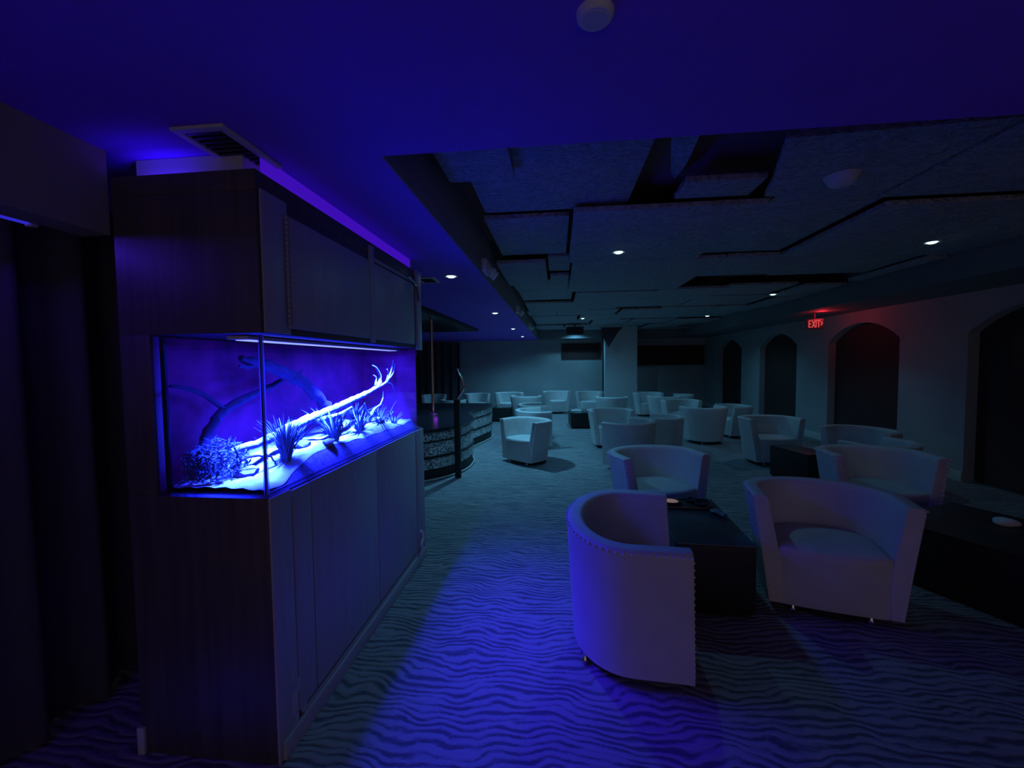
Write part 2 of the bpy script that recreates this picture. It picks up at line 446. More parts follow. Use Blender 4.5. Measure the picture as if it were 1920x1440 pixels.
# sagging panel hanging beside the column
m = MB()
P = [(1.30, 12.9, 2.585), (1.95, 12.9, 2.59), (1.80, 12.75, 2.45), (1.50, 12.7, 1.98), (1.38, 12.75, 2.25)]
m.loft([[Vector(p) for p in P], [Vector(p)+Vector((0, .03, 0)) for p in P]], True, True, True)
tag(m.build('sagging_panel', 'wall_dark'), 'dark ceiling panel sagging down in a point before the column', 'panel')

# dark canopy panel over the stage
t = thing('stage_canopy', 'black canopy panel fixed under the ceiling above the stage', 'canopy', (-3.4, 7.75, ZS-.03))
MB().box(-1.55, 1.55, -2.1, 2.1, -.02, .03, .004).build('board', 'plinth', t)
MB().box(-1.50, 1.50, -2.05, 2.05, -.028, -.02, .003).build('inner_panel', 'stagetop', t)

# ================================================================== LIGHTS
def light(kind, name, loc, energy, color, rot=(0, 0, 0), **kw):
    d = bpy.data.lights.new(name, kind); d.energy = energy; d.color = color
    for k_, v in kw.items(): setattr(d, k_, v)
    o = bpy.data.objects.new(name, d); COL.objects.link(o); o.location = loc; o.rotation_euler = rot
    return o

TEAL = (.15, .62, 1.0)
dl = [ # x, y, z, watt, cone, label
 (-.97, 3.85, ZS, 27, 118, 'recessed downlight in the left low ceiling nearest the fish tank'),
 (-.99, 6.75, ZS, 120, 110, 'second recessed downlight along the left low ceiling'),
 (-1.03, 9.9, ZS, 80, 140, 'third recessed downlight along the left low ceiling'),
 (-1.05, 12.85, ZS, 80, 150, 'farthest recessed downlight along the left low ceiling'),
 (.585, 4.16, 2.60, 15, 172, 'recessed downlight nearest the camera in the middle of the panelled ceiling'),
 (.62, 7.45, 2.63, 40, 140, 'second recessed downlight down the middle of the panelled ceiling'),
 (.62, 10.5, 2.63, 70, 170, 'third recessed downlight down the middle of the panelled ceiling'),
 (.60, 14.0, 2.63, 40, 150, 'farthest recessed downlight down the middle of the panelled ceiling'),
 (3.45, 4.35, 2.63, 5, 90, 'recessed downlight nearest the camera on the right of the panelled ceiling'),
 (3.5, 7.35, 2.63, 14, 120, 'recessed downlight in the right row left of the exit sign'),
 (3.56, 10.55, 2.63, 20, 140, 'farthest recessed downlight in the right row of the panelled ceiling')]
def make_downlight():
    t = thing('downlight', '', 'light')
    MB().lathe([(.045, .0), (.046, -.006), (.060, -.008), (.066, -.004), (.066, 0)], 28).build('trim_ring', 'white', t)
    MB().lathe([(.0, -.002), (.040, -.002), (.038, -.008), (.028, -.015), (.012, -.019), (.0, -.02)][::-1][1:-1], 24).build('lens', 'lens', t)
    return t
d0 = None
for (x, y, z, w, cone, lab) in dl:
    if d0 is None: d0 = o = make_downlight()
    else: o = copy_tree(d0)
    o.location = (x, y, z); o['label'] = lab; o['group'] = 'recessed downlights'
    light('SPOT', 'downlight_beam', (x, y, z-.03), w, TEAL, spot_size=math.radians(cone), spot_blend=.5, shadow_soft_size=.04)

# tank lamp, violet strip on the cabinet top, tube in the left opening
BLUE = (.050, .006, 1.0)
TANKB = (.008, .022, 1.0)
light('AREA', 'tank_led_beam', (-1.235, 2.33, 1.640), 17, TANKB, shape='RECTANGLE', size=.06, size_y=1.55)
light('AREA', 'added_floor_wash', (-1.235, 2.33, 1.636), 6.0, BLUE, (0, math.radians(-34), 0), shape='RECTANGLE', size=.05, size_y=1.60, spread=math.radians(54))  # added lamp, throws extra blue out through the glass onto floor and near chair
light('AREA', 'tank_led_white', (-1.255, 2.33, 1.638), 470, TANKB, (0, math.radians(5), 0), shape='RECTANGLE', size=.05, size_y=1.55, spread=math.radians(42))
light('AREA', 'cabinet_strip_beam_front', (-1.50, 1.50, 2.225), .5, BLUE, (math.radians(110), 0, 0), shape='RECTANGLE', size=.20, size_y=.02)
light('AREA', 'left_tube_beam', (-1.97, .95, 2.06), 2.0, (.08, .02, 1), (0, math.radians(-35), 0), shape='RECTANGLE', size=.03, size_y=1.0)

W = bpy.data.worlds.new('dim_room'); S.world = W; W.use_nodes = True
W.node_tree.nodes['Background'].inputs['Color'].default_value = (.92, .74, .74, 1)
W.node_tree.nodes['Background'].inputs['Strength'].default_value = .19

# ------------------------------------------------------------------ ceiling fittings
t = thing('ceiling_speaker', 'round pale disc flush on the blue-lit low ceiling near the camera', 'speaker', (.091, 1.035, ZS))
MB().lathe([(.0001, -.016), (.035, -.016), (.042, -.010), (.044, 0)], 36).build('cover', 'white', t)
MB().lathe([(.0001, -.0175), (.028, -.0175), (.029, -.015)], 30).build('grille', 'whitepaint', t)

t = thing('smoke_detector', 'white domed smoke detector under a ceiling panel at upper right', 'smoke detector', (1.64, 2.68, 2.61))
MB().lathe([(.0001, -.055), (.05, -.054), (.068, -.042), (.075, -.02), (.085, -.012), (.09, 0)], 36).build('housing', 'white', t)
MB().lathe([(.0001, -.062), (.022, -.061), (.026, -.053)], 20).build('sensor_cap', 'whitepaint', t)
t = thing('sprinkler', 'small brass and dark sprinkler head on the low ceiling at the top edge', 'sprinkler', (.66, .965, ZS+.001))
MB().lathe([(.0001, -.004), (.034, -.004), (.036, 0)], 24).build('escutcheon', 'plinth', t)
MB().lathe([(.0001, -.035), (.009, -.034), (.012, -.004)], 14).build('stem', 'brass', t)
MB().lathe([(.0001, -.040), (.022, -.039), (.023, -.035), (.009, -.033)], 18).build('deflector', 'brass', t)

def vent(x0, x1, y0, y1, label):
    t = thing('air_vent', label, 'vent', ((x0+x1)/2, (y0+y1)/2, ZS), 0, 'air vents in the low ceiling')
    w, h = (x1-x0)/2, (y1-y0)/2; b = .028
    m = MB(); m.box(-w, w, -h, -h+b, -.012, 0, .003); m.box(-w, w, h-b, h, -.012, 0, .003); m.box(-w, -w+b, -h+b, h-b, -.012, 0, .003); m.box(w-b, w, -h+b, h-b, -.012, 0, .003)
    m.build('frame', 'whitepaint', t)
    MB().box(-w+b, w-b, -h+b, h-b, -.003, 0).build('duct_opening', 'plinth', t)
    m = MB(); n = 9
    for i in range(n):
        yy = lerp(-h+b, h-b, (i+.5)/n)
        m.box(-w+b, w-b, yy-.009, yy+.002, -.010, -.008, 0)
    m.build('louvre', 'seal', t)
vent(-1.302, -1.105, 1.334, 1.645, 'white framed air vent on the low ceiling in front of the tall cabinet')
vent(-1.32, -1.14, 3.86, 4.12, 'white framed air vent on the low ceiling beyond the tall cabinet')

def emergency(y, label):
    t = thing('emergency_light', label, 'emergency light', (XF+.006, y, 2.44), 0, 'emergency lights on the soffit fascia')
    MB().box(0, .05, -.14, .14, -.06, .05, .012).build('case', 'white', t)
    for s_ in (-1, 1):
        h = MB(); h.lathe([(.0001, .03), (.03, .025), (.042, 0), (.046, -.03), (.0001, -.034)], 20)
        h.xf(Matrix.Translation((.075, s_*.075, -.055)) @ Matrix.Rotation(math.radians(-50), 4, 'Y')); h.build('lamp_head', 'white', t)
    MB().ball((.052, 0, -.045), .008, 1).build('indicator', 'pinkled', t)
emergency(3.90, 'white twin-head emergency light on the soffit fascia nearest the camera')
emergency(7.05, 'white twin-head emergency light halfway along the soffit fascia')
emergency(10.1, 'white twin-head emergency light farthest along the soffit fascia')

t = thing('hanging_speaker', 'black box speaker hanging under the panels far down the room', 'speaker', (.50, 12.2, 2.60))
MB().box(-.24, .24, -.14, .14, -.26, -.04, .015).build('case', 'plinth', t)
MB().box(-.02, .02, -.02, .02, -.04, .03).build('bracket', 'seal', t)

# EXIT sign
t = thing('exit_sign', 'red glowing EXIT sign with arrow hanging under the ceiling before the arched recesses', 'exit sign', (4.34, 7.70, 2.16), math.radians(-8))
t.scale = (.76, .8, .8)
MB().box(-.17, .17, -.022, .022, -.105, .105, .006).build('housing', 'exitface', t)
MB().box(-.010, .010, -.010, .010, .105, .252, .002).build('canopy_mount', 'seal', t)
m = MB()
def bar(x0, z0, x1, z1, w=.016):
    d = Vector((x1-x0, 0, z1-z0)); n_ = Vector((-d.z, 0, d.x)).normalized()*w/2
    a, b = Vector((x0, 0, z0)), Vector((x1, 0, z1))
    r1 = [a-n_, b-n_, b+n_, a+n_]
    m.loft([[p+Vector((0, -.028, 0)) for p in r1], [p+Vector((0, -.022, 0)) for p in r1]], True, True, True)
bar(-.115, -.075, -.115, .075); bar(-.107, .067, -.065, .067); bar(-.107, 0, -.070, 0); bar(-.107, -.067, -.065, -.067)
bar(-.052, -.075, .004, .075); bar(-.052, .075, .004, -.075)
bar(.024, -.075, .024, .075)
bar(.042, .067, .108, .067); bar(.075, -.075, .075, .06)
bar(.116, .045, .150, .005); bar(.116, -.035, .150, .005)
m.build('letters', 'exitred', t)
light('POINT', 'exit_glow', (4.40, 7.60, 2.30), 2.2, (1, .03, .05), shadow_soft_size=.06)

# UV tube fitting in the left opening
t = thing('tube_light', 'blue fluorescent tube fitting under the header beam at the left edge', 'light', (-1.97, .85, 2.10))
MB().box(-.035, .035, -.62, .58, .012, .05, .006).build('batten', 'white', t)
MB().tube([(0, -.58, 0), (0, .55, 0)], .014, 12).build('tube', 'uvtube', t)
for s_ in (-.60, .565): MB().box(-.015, .015, s_-.012, s_+.012, -.018, .014, .003).build('end_cap', 'white', t)

# ================================================================== TALL CABINET WITH FISH TANK
CX0, CX1, CY0, CY1 = -1.67, -1.085, 1.453, 3.26
ZB, ZT, ZC = 1.050, 1.672, 2.265
cab = thing('aquarium_cabinet', 'tall dark wood cabinet with a lit fish tank set into its middle', 'cabinet', (CX0, CY0, 0))
LX, LY = CX1-CX0, CY1-CY0   # local frame: x 0..LX, y 0..LY
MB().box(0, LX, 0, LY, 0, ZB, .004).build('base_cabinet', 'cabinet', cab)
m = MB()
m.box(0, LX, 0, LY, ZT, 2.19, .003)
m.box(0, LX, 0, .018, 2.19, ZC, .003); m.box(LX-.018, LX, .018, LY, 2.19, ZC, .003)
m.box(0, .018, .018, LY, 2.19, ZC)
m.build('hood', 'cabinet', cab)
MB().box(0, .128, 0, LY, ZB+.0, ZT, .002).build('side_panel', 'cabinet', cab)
MB().box(.03, LX-.105, .075, LY-.02, 2.19, ZS-.002, 0).build('filler_board', 'whitepaint', cab)
g_ = MB(); g_.box(LX-.052, LX-.044, .10, LY-.06, 2.19, ZS-.003, 0); g_.build('glow_strip', 'uvstrip', cab)
# lower doors on the long side
for i, (a, b) in enumerate(((.13, .255), (.262, .93), (.937, 1.62))):
    MB().box(LX, LX+.012, a, b, .11, 1.043, .003).build('door', 'door', cab)
MB().box(LX, LX+.010, 0, .125, .0, ZB, .003).build('corner_stile', 'door', cab)
MB().box(LX, LX+.014, 1.63, LY, .02, ZB-.01, .003).build('corner_stile', 'door', cab)
# upper doors
d1 = MB().box(LX, LX+.012, .17, .905, 1.70, 2.15, .003).build('door', 'door', cab)
h = MB()
for i in range(22): h.tube([(LX+.014, .15, 1.70+i*.0205), (LX+.014, .15, 1.70+i*.0205+.016)], .006, 6)
h.build('piano_hinge', 'trim', d1)
MB().box(LX, LX+.008, .015, .165, ZT+.003, 2.20, .002).build('corner_stile', 'door', cab)
MB().box(LX, LX+.012, .965, 1.66, 1.70, 2.15, .003).build('door', 'door', cab)
MB().box(LX, LX+.016, .91, .96, 1.68, 2.24, .003).build('mullion', 'trim', cab)
MB().box(LX, LX+.020, 1.70, LY, ZT-.012, ZC+.003, .004).build('end_board', 'trim', cab)
st = MB(); st.tube([(LX+.022, 1.52, 2.185), (LX+.022, 1.60, 2.17), (LX+.03, 1.67, 2.15), (LX+.03, 1.70, 2.09), (LX+.028, 1.72, 2.03)], .008, 8)
st.ball((LX+.026, 1.67, 2.15), .016, 1); st.build('lid_stay', 'chrome', cab)
MB().box(LX, LX+.014, .93, 1.70, 2.16, 2.18, .002).build('track', 'trim', cab)
# base trim along the floor
m = MB(); m.box(LX, LX+.022, .02, LY, 0, .075, .004); m.box(LX, LX+.012, .16, LY-.02, .075, .095, .003)
m.build('base_trim', 'trim', cab)
m = MB()
for (yy, zz, a, b) in ((.10, .17, .02, .05), (.13, .23, .012, .03), (.16, .12, .02, .03), (.09, .29, .008, .03), (.21, .135, .015, .02), (.11, .105, .012, .02)):
    m.box(LX+.0098, LX+.0112, yy-a, yy+a, zz-b, zz+b, .0004)
m.build('scuff', 'scuff', cab)
st = MB(); st.tube(catmull([(LX+.02, 1.68, .25), (LX+.035, 1.69, .20), (LX+.03, 1.65, .16), (LX+.03, 1.67, .11), (LX+.025, 1.62, .08)], 4), .012, 8)
st.build('corner_scroll', 'white', cab)
MB().box(-.008, .022, -.012, 0, 0, .11, .002).build('base_block', 'whitepaint', cab)

# --- the glass tank
TX0, TX1, TY0, TY1 = -1.535, -1.090, 1.458, 3.200
tank = thing('fish_tank', 'glass fish tank glowing blue inside the tall cabinet', 'aquarium', (TX0, TY0, ZB))
tw, tl, th = TX1-TX0, TY1-TY0, ZT-ZB-.008
MB().box(tw-.008, tw, .0135, tl-.008, .012, th).build('front_pane', 'glass', tank)
MB().box(.044, tw-.012, 0, .008, .012, th).build('end_pane', 'glass', tank)
MB().box(.012, tw-.012, tl-.008, tl, .012, th).build('end_pane', 'tankback', tank)
MB().box(0, .008, .012, tl, .012, th).build('back_panel', 'tankback', tank)
MB().box(0, tw, 0, tl, .001, .012, .002).build('bottom_rim', 'edge', tank)
MB().box(0, .026, 0, .010, .012, th).build('edge_strip', 'edge', tank)
MB().box(.026, .044, .001, .012, .012, th).build('corner_seal', 'seal', tank)
m = MB(); m.box(tw-.010, tw-.003, .002, .010, .012, th); m.build('corner_seal', 'seal', tank)
m = MB(); m.box(tw-.0135, tw-.010, 0, .010, .012, th); m.box(tw-.008, tw, .010, .0135, .012, th); m.box(tw-.003, tw, 0, .003, .012, th); m.build('edge_strip', 'edge', tank)
MB().box(.012, tw-.01, .012, tl-.01, th-.046, th-.0455).build('water_surface', 'water', tank)
led = thing('light_bar', 'slim blue light bar across the top inside the fish tank', 'light', (-1.245, 2.33, ZT-.018))
MB().box(-.045, .045, -.80, .80, 0, .014, .003).build('housing', 'white', led)
m = MB()
m.box(-.03, .03, -.77, .77, -.003, 0)
m.build('led_row', 'uvtank', led)

# substrate: dark soil under a bank of white sand
def soil_z(y):
    pts = [(1.45, 1.068), (1.584, 1.070), (1.684, 1.095), (1.808, 1.121), (2.0, 1.136), (2.2, 1.126), (2.37, 1.116), (2.6, 1.112), (2.9, 1.104), (3.2, 1.110)]
    for (a, za), (b, zb) in zip(pts, pts[1:]):
        if a <= y <= b: return lerp(za, zb, (y-a)/(b-a))
    return pts[-1][1]
def sand_z(x, y):
    u = (TX1-x)/(TX1-TX0)
    z = soil_z(y)+.006+.05*math.sin(min(1, u*2.2)*PI/2)*(.55+.45*math.sin(y*5.1+.6))
    z += .014*math.sin(9*y+3*x)+.008*math.sin(23*y+11*x)*u
    if y < 1.75: z = lerp(1.074, z, max(0, (y-1.46)/.29)**1.3)+.010*math.sin(u*PI)
    return max(z, 1.066)
m = MB(); rows = []
ny, nx = 80, 18
def bank(y): return .011+.75*(soil_z(y)-1.0625)      # how far the gravel bank slopes back from the glass
for j in range(ny+1):
    yy = lerp(TY0+.011, TY1-.011, j/ny); xs0 = TX1-bank(yy); row = []
    for i in range(nx+1):
        xx = lerp(xs0, TX0+.010, i/nx); z = sand_z(xx, yy)+.004*math.sin(40*yy)*math.sin(35*i/nx)
        if i == 0: z = soil_z(yy)+.004*math.sin(31*yy)+.003
        row.append(Vector((xx, yy, max(z, 1.066))))
    rows.append(row)
m.loft(rows, False)
sand = m.build('sand', 'sand', sharp=80, solid=False); tag(sand, 'bank of bright white sand on the floor of the fish tank', 'sand', kind='stuff')
m = MB(); rings = []
for j in range(ny+1):
    yy = lerp(TY0+.011, TY1-.011, j/ny); z1 = soil_z(yy)+.004*math.sin(31*yy); b_ = bank(yy)
    rings.append([Vector((TX1-.0088, yy, 1.0625)), Vector((TX1-.010-b_*.45, yy, lerp(1.0625, z1, .6)+.002*math.sin(90*yy))), Vector((TX1-b_, yy, z1)), Vector((TX1-b_-.004, yy, 1.0625))])
m.loft(rings, True, True, True)
tag(m.build('soil', 'soil', sharp=80), 'layer of dark gravel under the sand behind the front glass', 'gravel', kind='stuff')

# driftwood
def wood(name, m_, label, trunk, radii, twigs, seed=1):
    r_ = random.Random(seed)
    t = thing(name, label, 'driftwood', trunk[0])
    o0 = Vector(trunk[0])
    P = catmull(trunk, 7); n = len(P)
    rad = []
    for i in range(n):
        f = i/(n-1)*(len(radii)-1); a = int(min(f, len(radii)-2)); rad.append(lerp(radii[a], radii[a+1], f-a)*r_.uniform(.86, 1.14))
    MB().tube([p-o0+Vector((r_.uniform(-.004, .004),)*3) for p in P], rad, 9).build('trunk', m_, t, sharp=60)
    for tw_, r0, r1 in twigs:
        Q = catmull(tw_, 5); k = len(Q)
        MB().tube([p-o0 for p in Q], [lerp(r0, r1, i/(k-1)) for i in range(k)], 7).build('branch', m_, t, sharp=60)
    return t
wood('driftwood', 'drift', 'long pale driftwood branch sweeping up from the sand in the fish tank',
 [(-1.33, 1.575, 1.20), (-1.30, 1.75, 1.217), (-1.29, 1.95, 1.255), (-1.29, 2.18, 1.283), (-1.29, 2.41, 1.312), (-1.30, 2.70, 1.348), (-1.30, 2.93, 1.39), (-1.30, 2.985, 1.44)],
 [.012, .021, .026, .023, .019, .017, .014, .011],
 [([(-1.30, 2.95, 1.40), (-1.30, 2.985, 1.46), (-1.30, 2.93, 1.52), (-1.30, 2.86, 1.545)], .014, .004),
  ([(-1.30, 2.90, 1.40), (-1.30, 2.91, 1.455), (-1.30, 2.87, 1.475)], .010, .003),
  ([(-1.30, 2.93, 1.385), (-1.28, 3.05, 1.42), (-1.27, 3.12, 1.50), (-1.27, 3.17, 1.585)], .012, .003),
  ([(-1.28, 3.06, 1.43), (-1.26, 3.13, 1.48), (-1.26, 3.18, 1.56)], .007, .002),
  ([(-1.28, 3.04, 1.42), (-1.27, 3.06, 1.48), (-1.27, 3.045, 1.515)], .005, .002),
  ([(-1.28, 3.04, 1.41), (-1.27, 3.12, 1.40), (-1.26, 3.15, 1.34)], .006, .002),
  ([(-1.28, 2.10, 1.255), (-1.26, 2.30, 1.262), (-1.26, 2.46, 1.29)], .018, .006)], 3)
wood('driftwood', 'drift', 'small forked pale twig standing in the sand near the far end of the tank',
 [(-1.24, 2.63, 1.13), (-1.23, 2.66, 1.21), (-1.23, 2.72, 1.25), (-1.23, 2.86, 1.275)], [.012, .012, .009, .004],
 [([(-1.23, 2.66, 1.21), (-1.23, 2.60, 1.25), (-1.23, 2.575, 1.305)], .008, .003), ([(-1.23, 2.80, 1.26), (-1.23, 2.86, 1.31), (-1.23, 2.87, 1.36)], .006, .002)], 5)
wood('driftwood', 'drift_dark', 'driftwood trunk coloured dark as in shade, leaning down from the tank top to the pale branch',
 [(-1.44, 1.78, 1.585), (-1.42, 1.97, 1.540), (-1.41, 2.18, 1.462), (-1.38, 2.33, 1.346), (-1.34, 2.40, 1.20), (-1.33, 2.42, 1.14)],
 [.014, .030, .034, .034, .030, .020],
 [([(-1.44, 1.88, 1.56), (-1.43, 1.82, 1.545), (-1.42, 1.75, 1.55)], .014, .006), ([(-1.41, 2.10, 1.50), (-1.40, 2.17, 1.515), (-1.40, 2.19, 1.53)], .008, .003)], 8)
wood('driftwood', 'drift_dark', 'bowed branch shape standing for a reflection in the tank back, near end',  # reflection in the back glass, modelled as solid wood
 [(-1.45, 1.56, 1.10), (-1.46, 1.60, 1.25), (-1.47, 1.70, 1.345), (-1.48, 1.85, 1.395), (-1.49, 2.05, 1.44), (-1.48, 2.2, 1.50)],
 [.022, .022, .02, .018, .016, .012],
 [([(-1.47, 1.72, 1.355), (-1.48, 1.62, 1.43), (-1.485, 1.53, 1.465), (-1.49, 1.475, 1.475)], .012, .006)], 9)

wood('driftwood', 'drift_dark', 'thin bare twig lying slanted before the far end of the tank',
 [(-1.22, 2.86, 1.12), (-1.22, 2.95, 1.19), (-1.22, 3.08, 1.27)], [.006, .005, .002],
 [([(-1.22, 2.95, 1.19), (-1.21, 2.90, 1.25), (-1.21, 2.88, 1.30)], .004, .0015)], 11)
wood('driftwood', 'drift_dark', 'thin dark twig curving over the stone at the near end of the tank',
 [(-1.32, 1.56, 1.13), (-1.28, 1.60, 1.17), (-1.24, 1.66, 1.165), (-1.22, 1.70, 1.12)], [.004, .006, .005, .003],
 [([(-1.30, 1.58, 1.15), (-1.30, 1.57, 1.20), (-1.305, 1.555, 1.235)], .004, .002)], 13)
# plants
def grass(x, y, n, h, spread, w, label, m_='leaf', seed=1, name='water_grass'):
    r_ = random.Random(seed); z0 = sand_z(x, y)-.008
    t = thing(name, label, 'water plant', (x, y, z0))
    m = MB()
    for i in range(n):
        a = r_.uniform(0, 2*PI); L_ = h*r_.uniform(.55, 1.0); s_ = spread*r_.uniform(.2, 1.0); b = .02*r_.random()
        pr, pl = [], []; d = Vector((math.cos(a), math.sin(a), 0)); sd = Vector((-d.y, d.x, 0))
        rings = []
        for k in range(6):
            t_ = k/5; p = d*(b+s_*t_**1.7)+Vector((0, 0, L_*(t_-.18*t_*t_*(s_/spread))))
            p.x = max(TX0+.02-x, min(TX1-.02-x, p.x)); p.y = max(TY0+.02-y, min(TY1-.02-y, p.y))
            ww = w*(1-t_**2.5)+.0004
            nn = Vector((d.x*.3, d.y*.3, .0))
            rings.append([p-sd*ww, p+d*ww*.35, p+sd*ww])
        m.loft(rings, True, True, True)
    m.build('leaves', m_, t, sharp=60)
    return t
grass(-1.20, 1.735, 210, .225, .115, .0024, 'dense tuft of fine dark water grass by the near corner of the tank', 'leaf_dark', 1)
grass(-1.19, 2.13, 46, .22, .17, .0065, 'broad-bladed water plant in the middle of the tank foreground', 'leaf', 2, 'water_plant')
grass(-1.20, 2.44, 44, .17, .14, .005, 'smaller broad-bladed water plant beside the forked twig', 'leaf', 3, 'water_plant')
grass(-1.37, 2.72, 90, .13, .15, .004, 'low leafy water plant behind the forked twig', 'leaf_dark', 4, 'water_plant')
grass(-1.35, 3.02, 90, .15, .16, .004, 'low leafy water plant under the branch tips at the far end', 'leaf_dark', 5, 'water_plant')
grass(-1.19, 2.96, 36, .11, .12, .003, 'short sparse water grass near the far front corner of the tank', 'leaf', 6)
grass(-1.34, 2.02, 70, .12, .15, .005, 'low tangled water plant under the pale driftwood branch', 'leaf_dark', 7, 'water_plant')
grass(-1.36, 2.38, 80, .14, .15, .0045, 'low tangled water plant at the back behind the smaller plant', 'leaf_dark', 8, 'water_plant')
grass(-1.18, 2.68, 40, .10, .12, .004, 'small leafy water plant between forked twig and front glass', 'leaf', 9, 'water_plant')
# bushy fern at the near end
t = thing('water_fern', 'dark bushy fern clump at the foot of the bowed reflected branch', 'water plant', (-1.40, 1.58, sand_z(-1.40, 1.58)-.004))
r_ = random.Random(12); m = MB()
for i in range(900):
    a = r_.uniform(0, 2*PI); u = r_.random(); rr_ = .11*math.sqrt(r_.random()); 
    c = Vector((max(-.09, min(.12, rr_*math.cos(a))), max(-.085, rr_*1.15*math.sin(a)), .01+.17*u*(1-.4*(rr_/.11))))
    d = Vector((r_.uniform(-1, 1), r_.uniform(-1, 1), r_.uniform(-.2, 1))).normalized()*.016
    sd = d.cross(Vector((.3, .5, .8))).normalized()*.004
    m.loft([[c-d-sd*.2, c-d+sd*.2, c-d+Vector((0, 0, .001))], [c-sd, c+sd, c+Vector((0, 0, .003))], [c+d-sd*.2, c+d+sd*.2, c+d+Vector((0, 0, .001))]], True, True, True)
m.build('fronds', 'leaf_dark', t, sharp=60)
m = MB()
for i in range(9):
    a = i/9*2*PI; m.tube([(0, 0, 0), (.04*math.cos(a), .04*math.sin(a), .09), (.07*math.cos(a), .07*math.sin(a), .16)], .0013, 5)
m.build('stems', 'leaf_dark', t)
# stones
def stone(x, y, r, sq, label, seed):
    r_ = random.Random(seed); m = MB(); b = bmesh.new(); bmesh.ops.create_icosphere(b, subdivisions=2, radius=r)
    for v in b.verts:
        v.co *= r_.uniform(.86, 1.14); v.co = Vector((v.co.x*sq[0], v.co.y*sq[1], v.co.z*sq[2]))
    m.merge(b); o = m.build('stone', 'rock', sharp=30); o.location = (x, y, sand_z(x, y)+r*sq[2]*.35)
    tag(o, label, 'stone', 'stones on the tank floor')
stone(-1.30, 1.62, .045, (1, 1.3, .45), 'flat pale stone on the sand before the bushy fern', 1)
stone(-1.25, 1.93, .040, (1, 1.3, .5), 'rounded stone between the fine grass tuft and broad-bladed plant', 2)
stone(-1.16, 2.02, .028, (1, 1.4, .5), 'small stone at the front glass before the broad-bladed plant', 3)
stone(-1.25, 2.58, .030, (1, 1.2, .6), 'small stone at the foot of the forked twig', 4)
stone(-1.25, 2.80, .035, (1, 1.5, .5), 'long stone on the sand beyond the forked twig', 5)
stone(-1.18, 2.72, .022, (1, 1.2, .7), 'tiny stone near the front glass beyond the smaller plant', 6)

# ================================================================== BARREL CHAIRS
HH = .73
def upath(z, d=0.0):
    """U of the shell at height z, offset d towards the inside; from left tip round the back to right tip"""
    k = z/HH
    a = lerp(.335, .45, k)-d; b = lerp(.30, .33, k)-d; y0 = lerp(-.06, -.05, k); tip = lerp(-.335, -.30, k); tx = lerp(.325, .44, k)-d
    pts = []
    for i in range(4): t_ = i/4; pts.append((lerp(-tx, -a, t_), lerp(tip, y0, t_)))
    for i in range(29):
        th_ = -PI/2+PI*i/28; pts.append((a*math.sin(th_), y0+b*math.cos(th_)))
    for i in range(1, 5): t_ = i/4; pts.append((lerp(a, tx, t_), lerp(y0, tip, t_)))
    return pts
def make_chair():
    t = thing('barrel_chair', '', 'chair')
    prof = [(0, .065), (0, .25), (0, .45), (0, .62), (0, .695), (.004, .715), (.014, .727), (.03, .73), (.066, .73), (.080, .727), (.089, .716), (.093, .69), (.095, .55), (.10, .40), (.10, .25), (.06, .065)]
    paths = [upath(z, d) for d, z in prof]
    n = len(paths[0]); rings = []
    cz = [.5*(prof[0][1]+HH)]
    for i in range(n):
        rings.append([Vector((paths[k][i][0], paths[k][i][1], prof[k][1])) for k in range(len(prof))])
    def inset(r, f, dy):
        c = sum(r, Vector())/len(r)
        return [Vector((lerp(p.x, c.x, f), p.y+dy, lerp(p.z, lerp(.065, HH, .5), f*.06))) for p in r]
    rings = [inset(rings[0], .12, -.008), inset(rings[0], .03, -.005)]+rings+[inset(rings[-1], .03, -.005), inset(rings[-1], .12, -.008)]
    m = MB(); m.loft(rings, True, True, True); m.build('shell', 'vinyl', t, sharp=50)
    # seat with its bowed front panel
    m = MB(); rings = []
    for z, d, bul in ((.062, .062, .012), (.075, .062, .02), (.25, .085, .040), (.36, .098, .055), (.395, .10, .058), (.415, .106, .050), (.425, .125, .030)):
        P = upath(min(z, .40), d); L_, R_ = P[0], P[-1]; loop = list(P)
        for i in range(1, 16):
            s_ = i/16; loop.append((lerp(R_[0], L_[0], s_), lerp(R_[1], L_[1], s_)-bul*math.sin(PI*s_)**.7))
        rings.append([Vector((x, y, z)) for x, y in loop])
    last = rings[-1]; c = Vector((0, -.08, .44))
    for f, dz in ((.45, .010), (.85, .016)):
        rings.append([Vector((lerp(p.x, c.x, f), lerp(p.y, c.y, f), .425+dz)) for p in last])
    m.loft(rings, True, True, True); m.build('seat', 'vinyl', t, sharp=55)
    MB().lathe([(.24, 0), (.275, .008), (.275, .06), (.24, .068)], 36, (0, -.05, 0)).build('plinth', 'plinth', t)
    # nailheads on the outer rim and down both arm fronts
    m = MB()
    P = upath(.716, -.001); seg = [0]
    for a, b in zip(P, P[1:]): seg.append(seg[-1]+math.hypot(b[0]-a[0], b[1]-a[1]))
    nn = int(seg[-1]/.036)
    for i in range(nn+1):
        s_ = seg[-1]*i/nn; k = max(j for j in range(len(seg)-1) if seg[j] <= s_+1e-9); f = (s_-seg[k])/(seg[k+1]-seg[k])
        m.ball((lerp(P[k][0], P[k+1][0], f), lerp(P[k][1], P[k+1][1], f), .714), .0074, 1)
    for i in range(18):
        z = .10+i*.0345; P = upath(z, .014)
        for q in (P[0], P[-1]): m.ball((q[0], q[1]-.008, z), .0074, 1)
    m.build('nailhead_trim', 'nail', t, sharp=70)['kind'] = 'stuff'
    for (x, y) in ((-.20, -.29), (.20, -.29), (-.20, .17), (.20, .17)):
        f = MB(); f.lathe([(.012, 0), (.020, .006), (.022, .018), (.014, .03), (.010, .062)], 14, (x, y, 0)); f.build('foot', 'chrome', t)
    return t
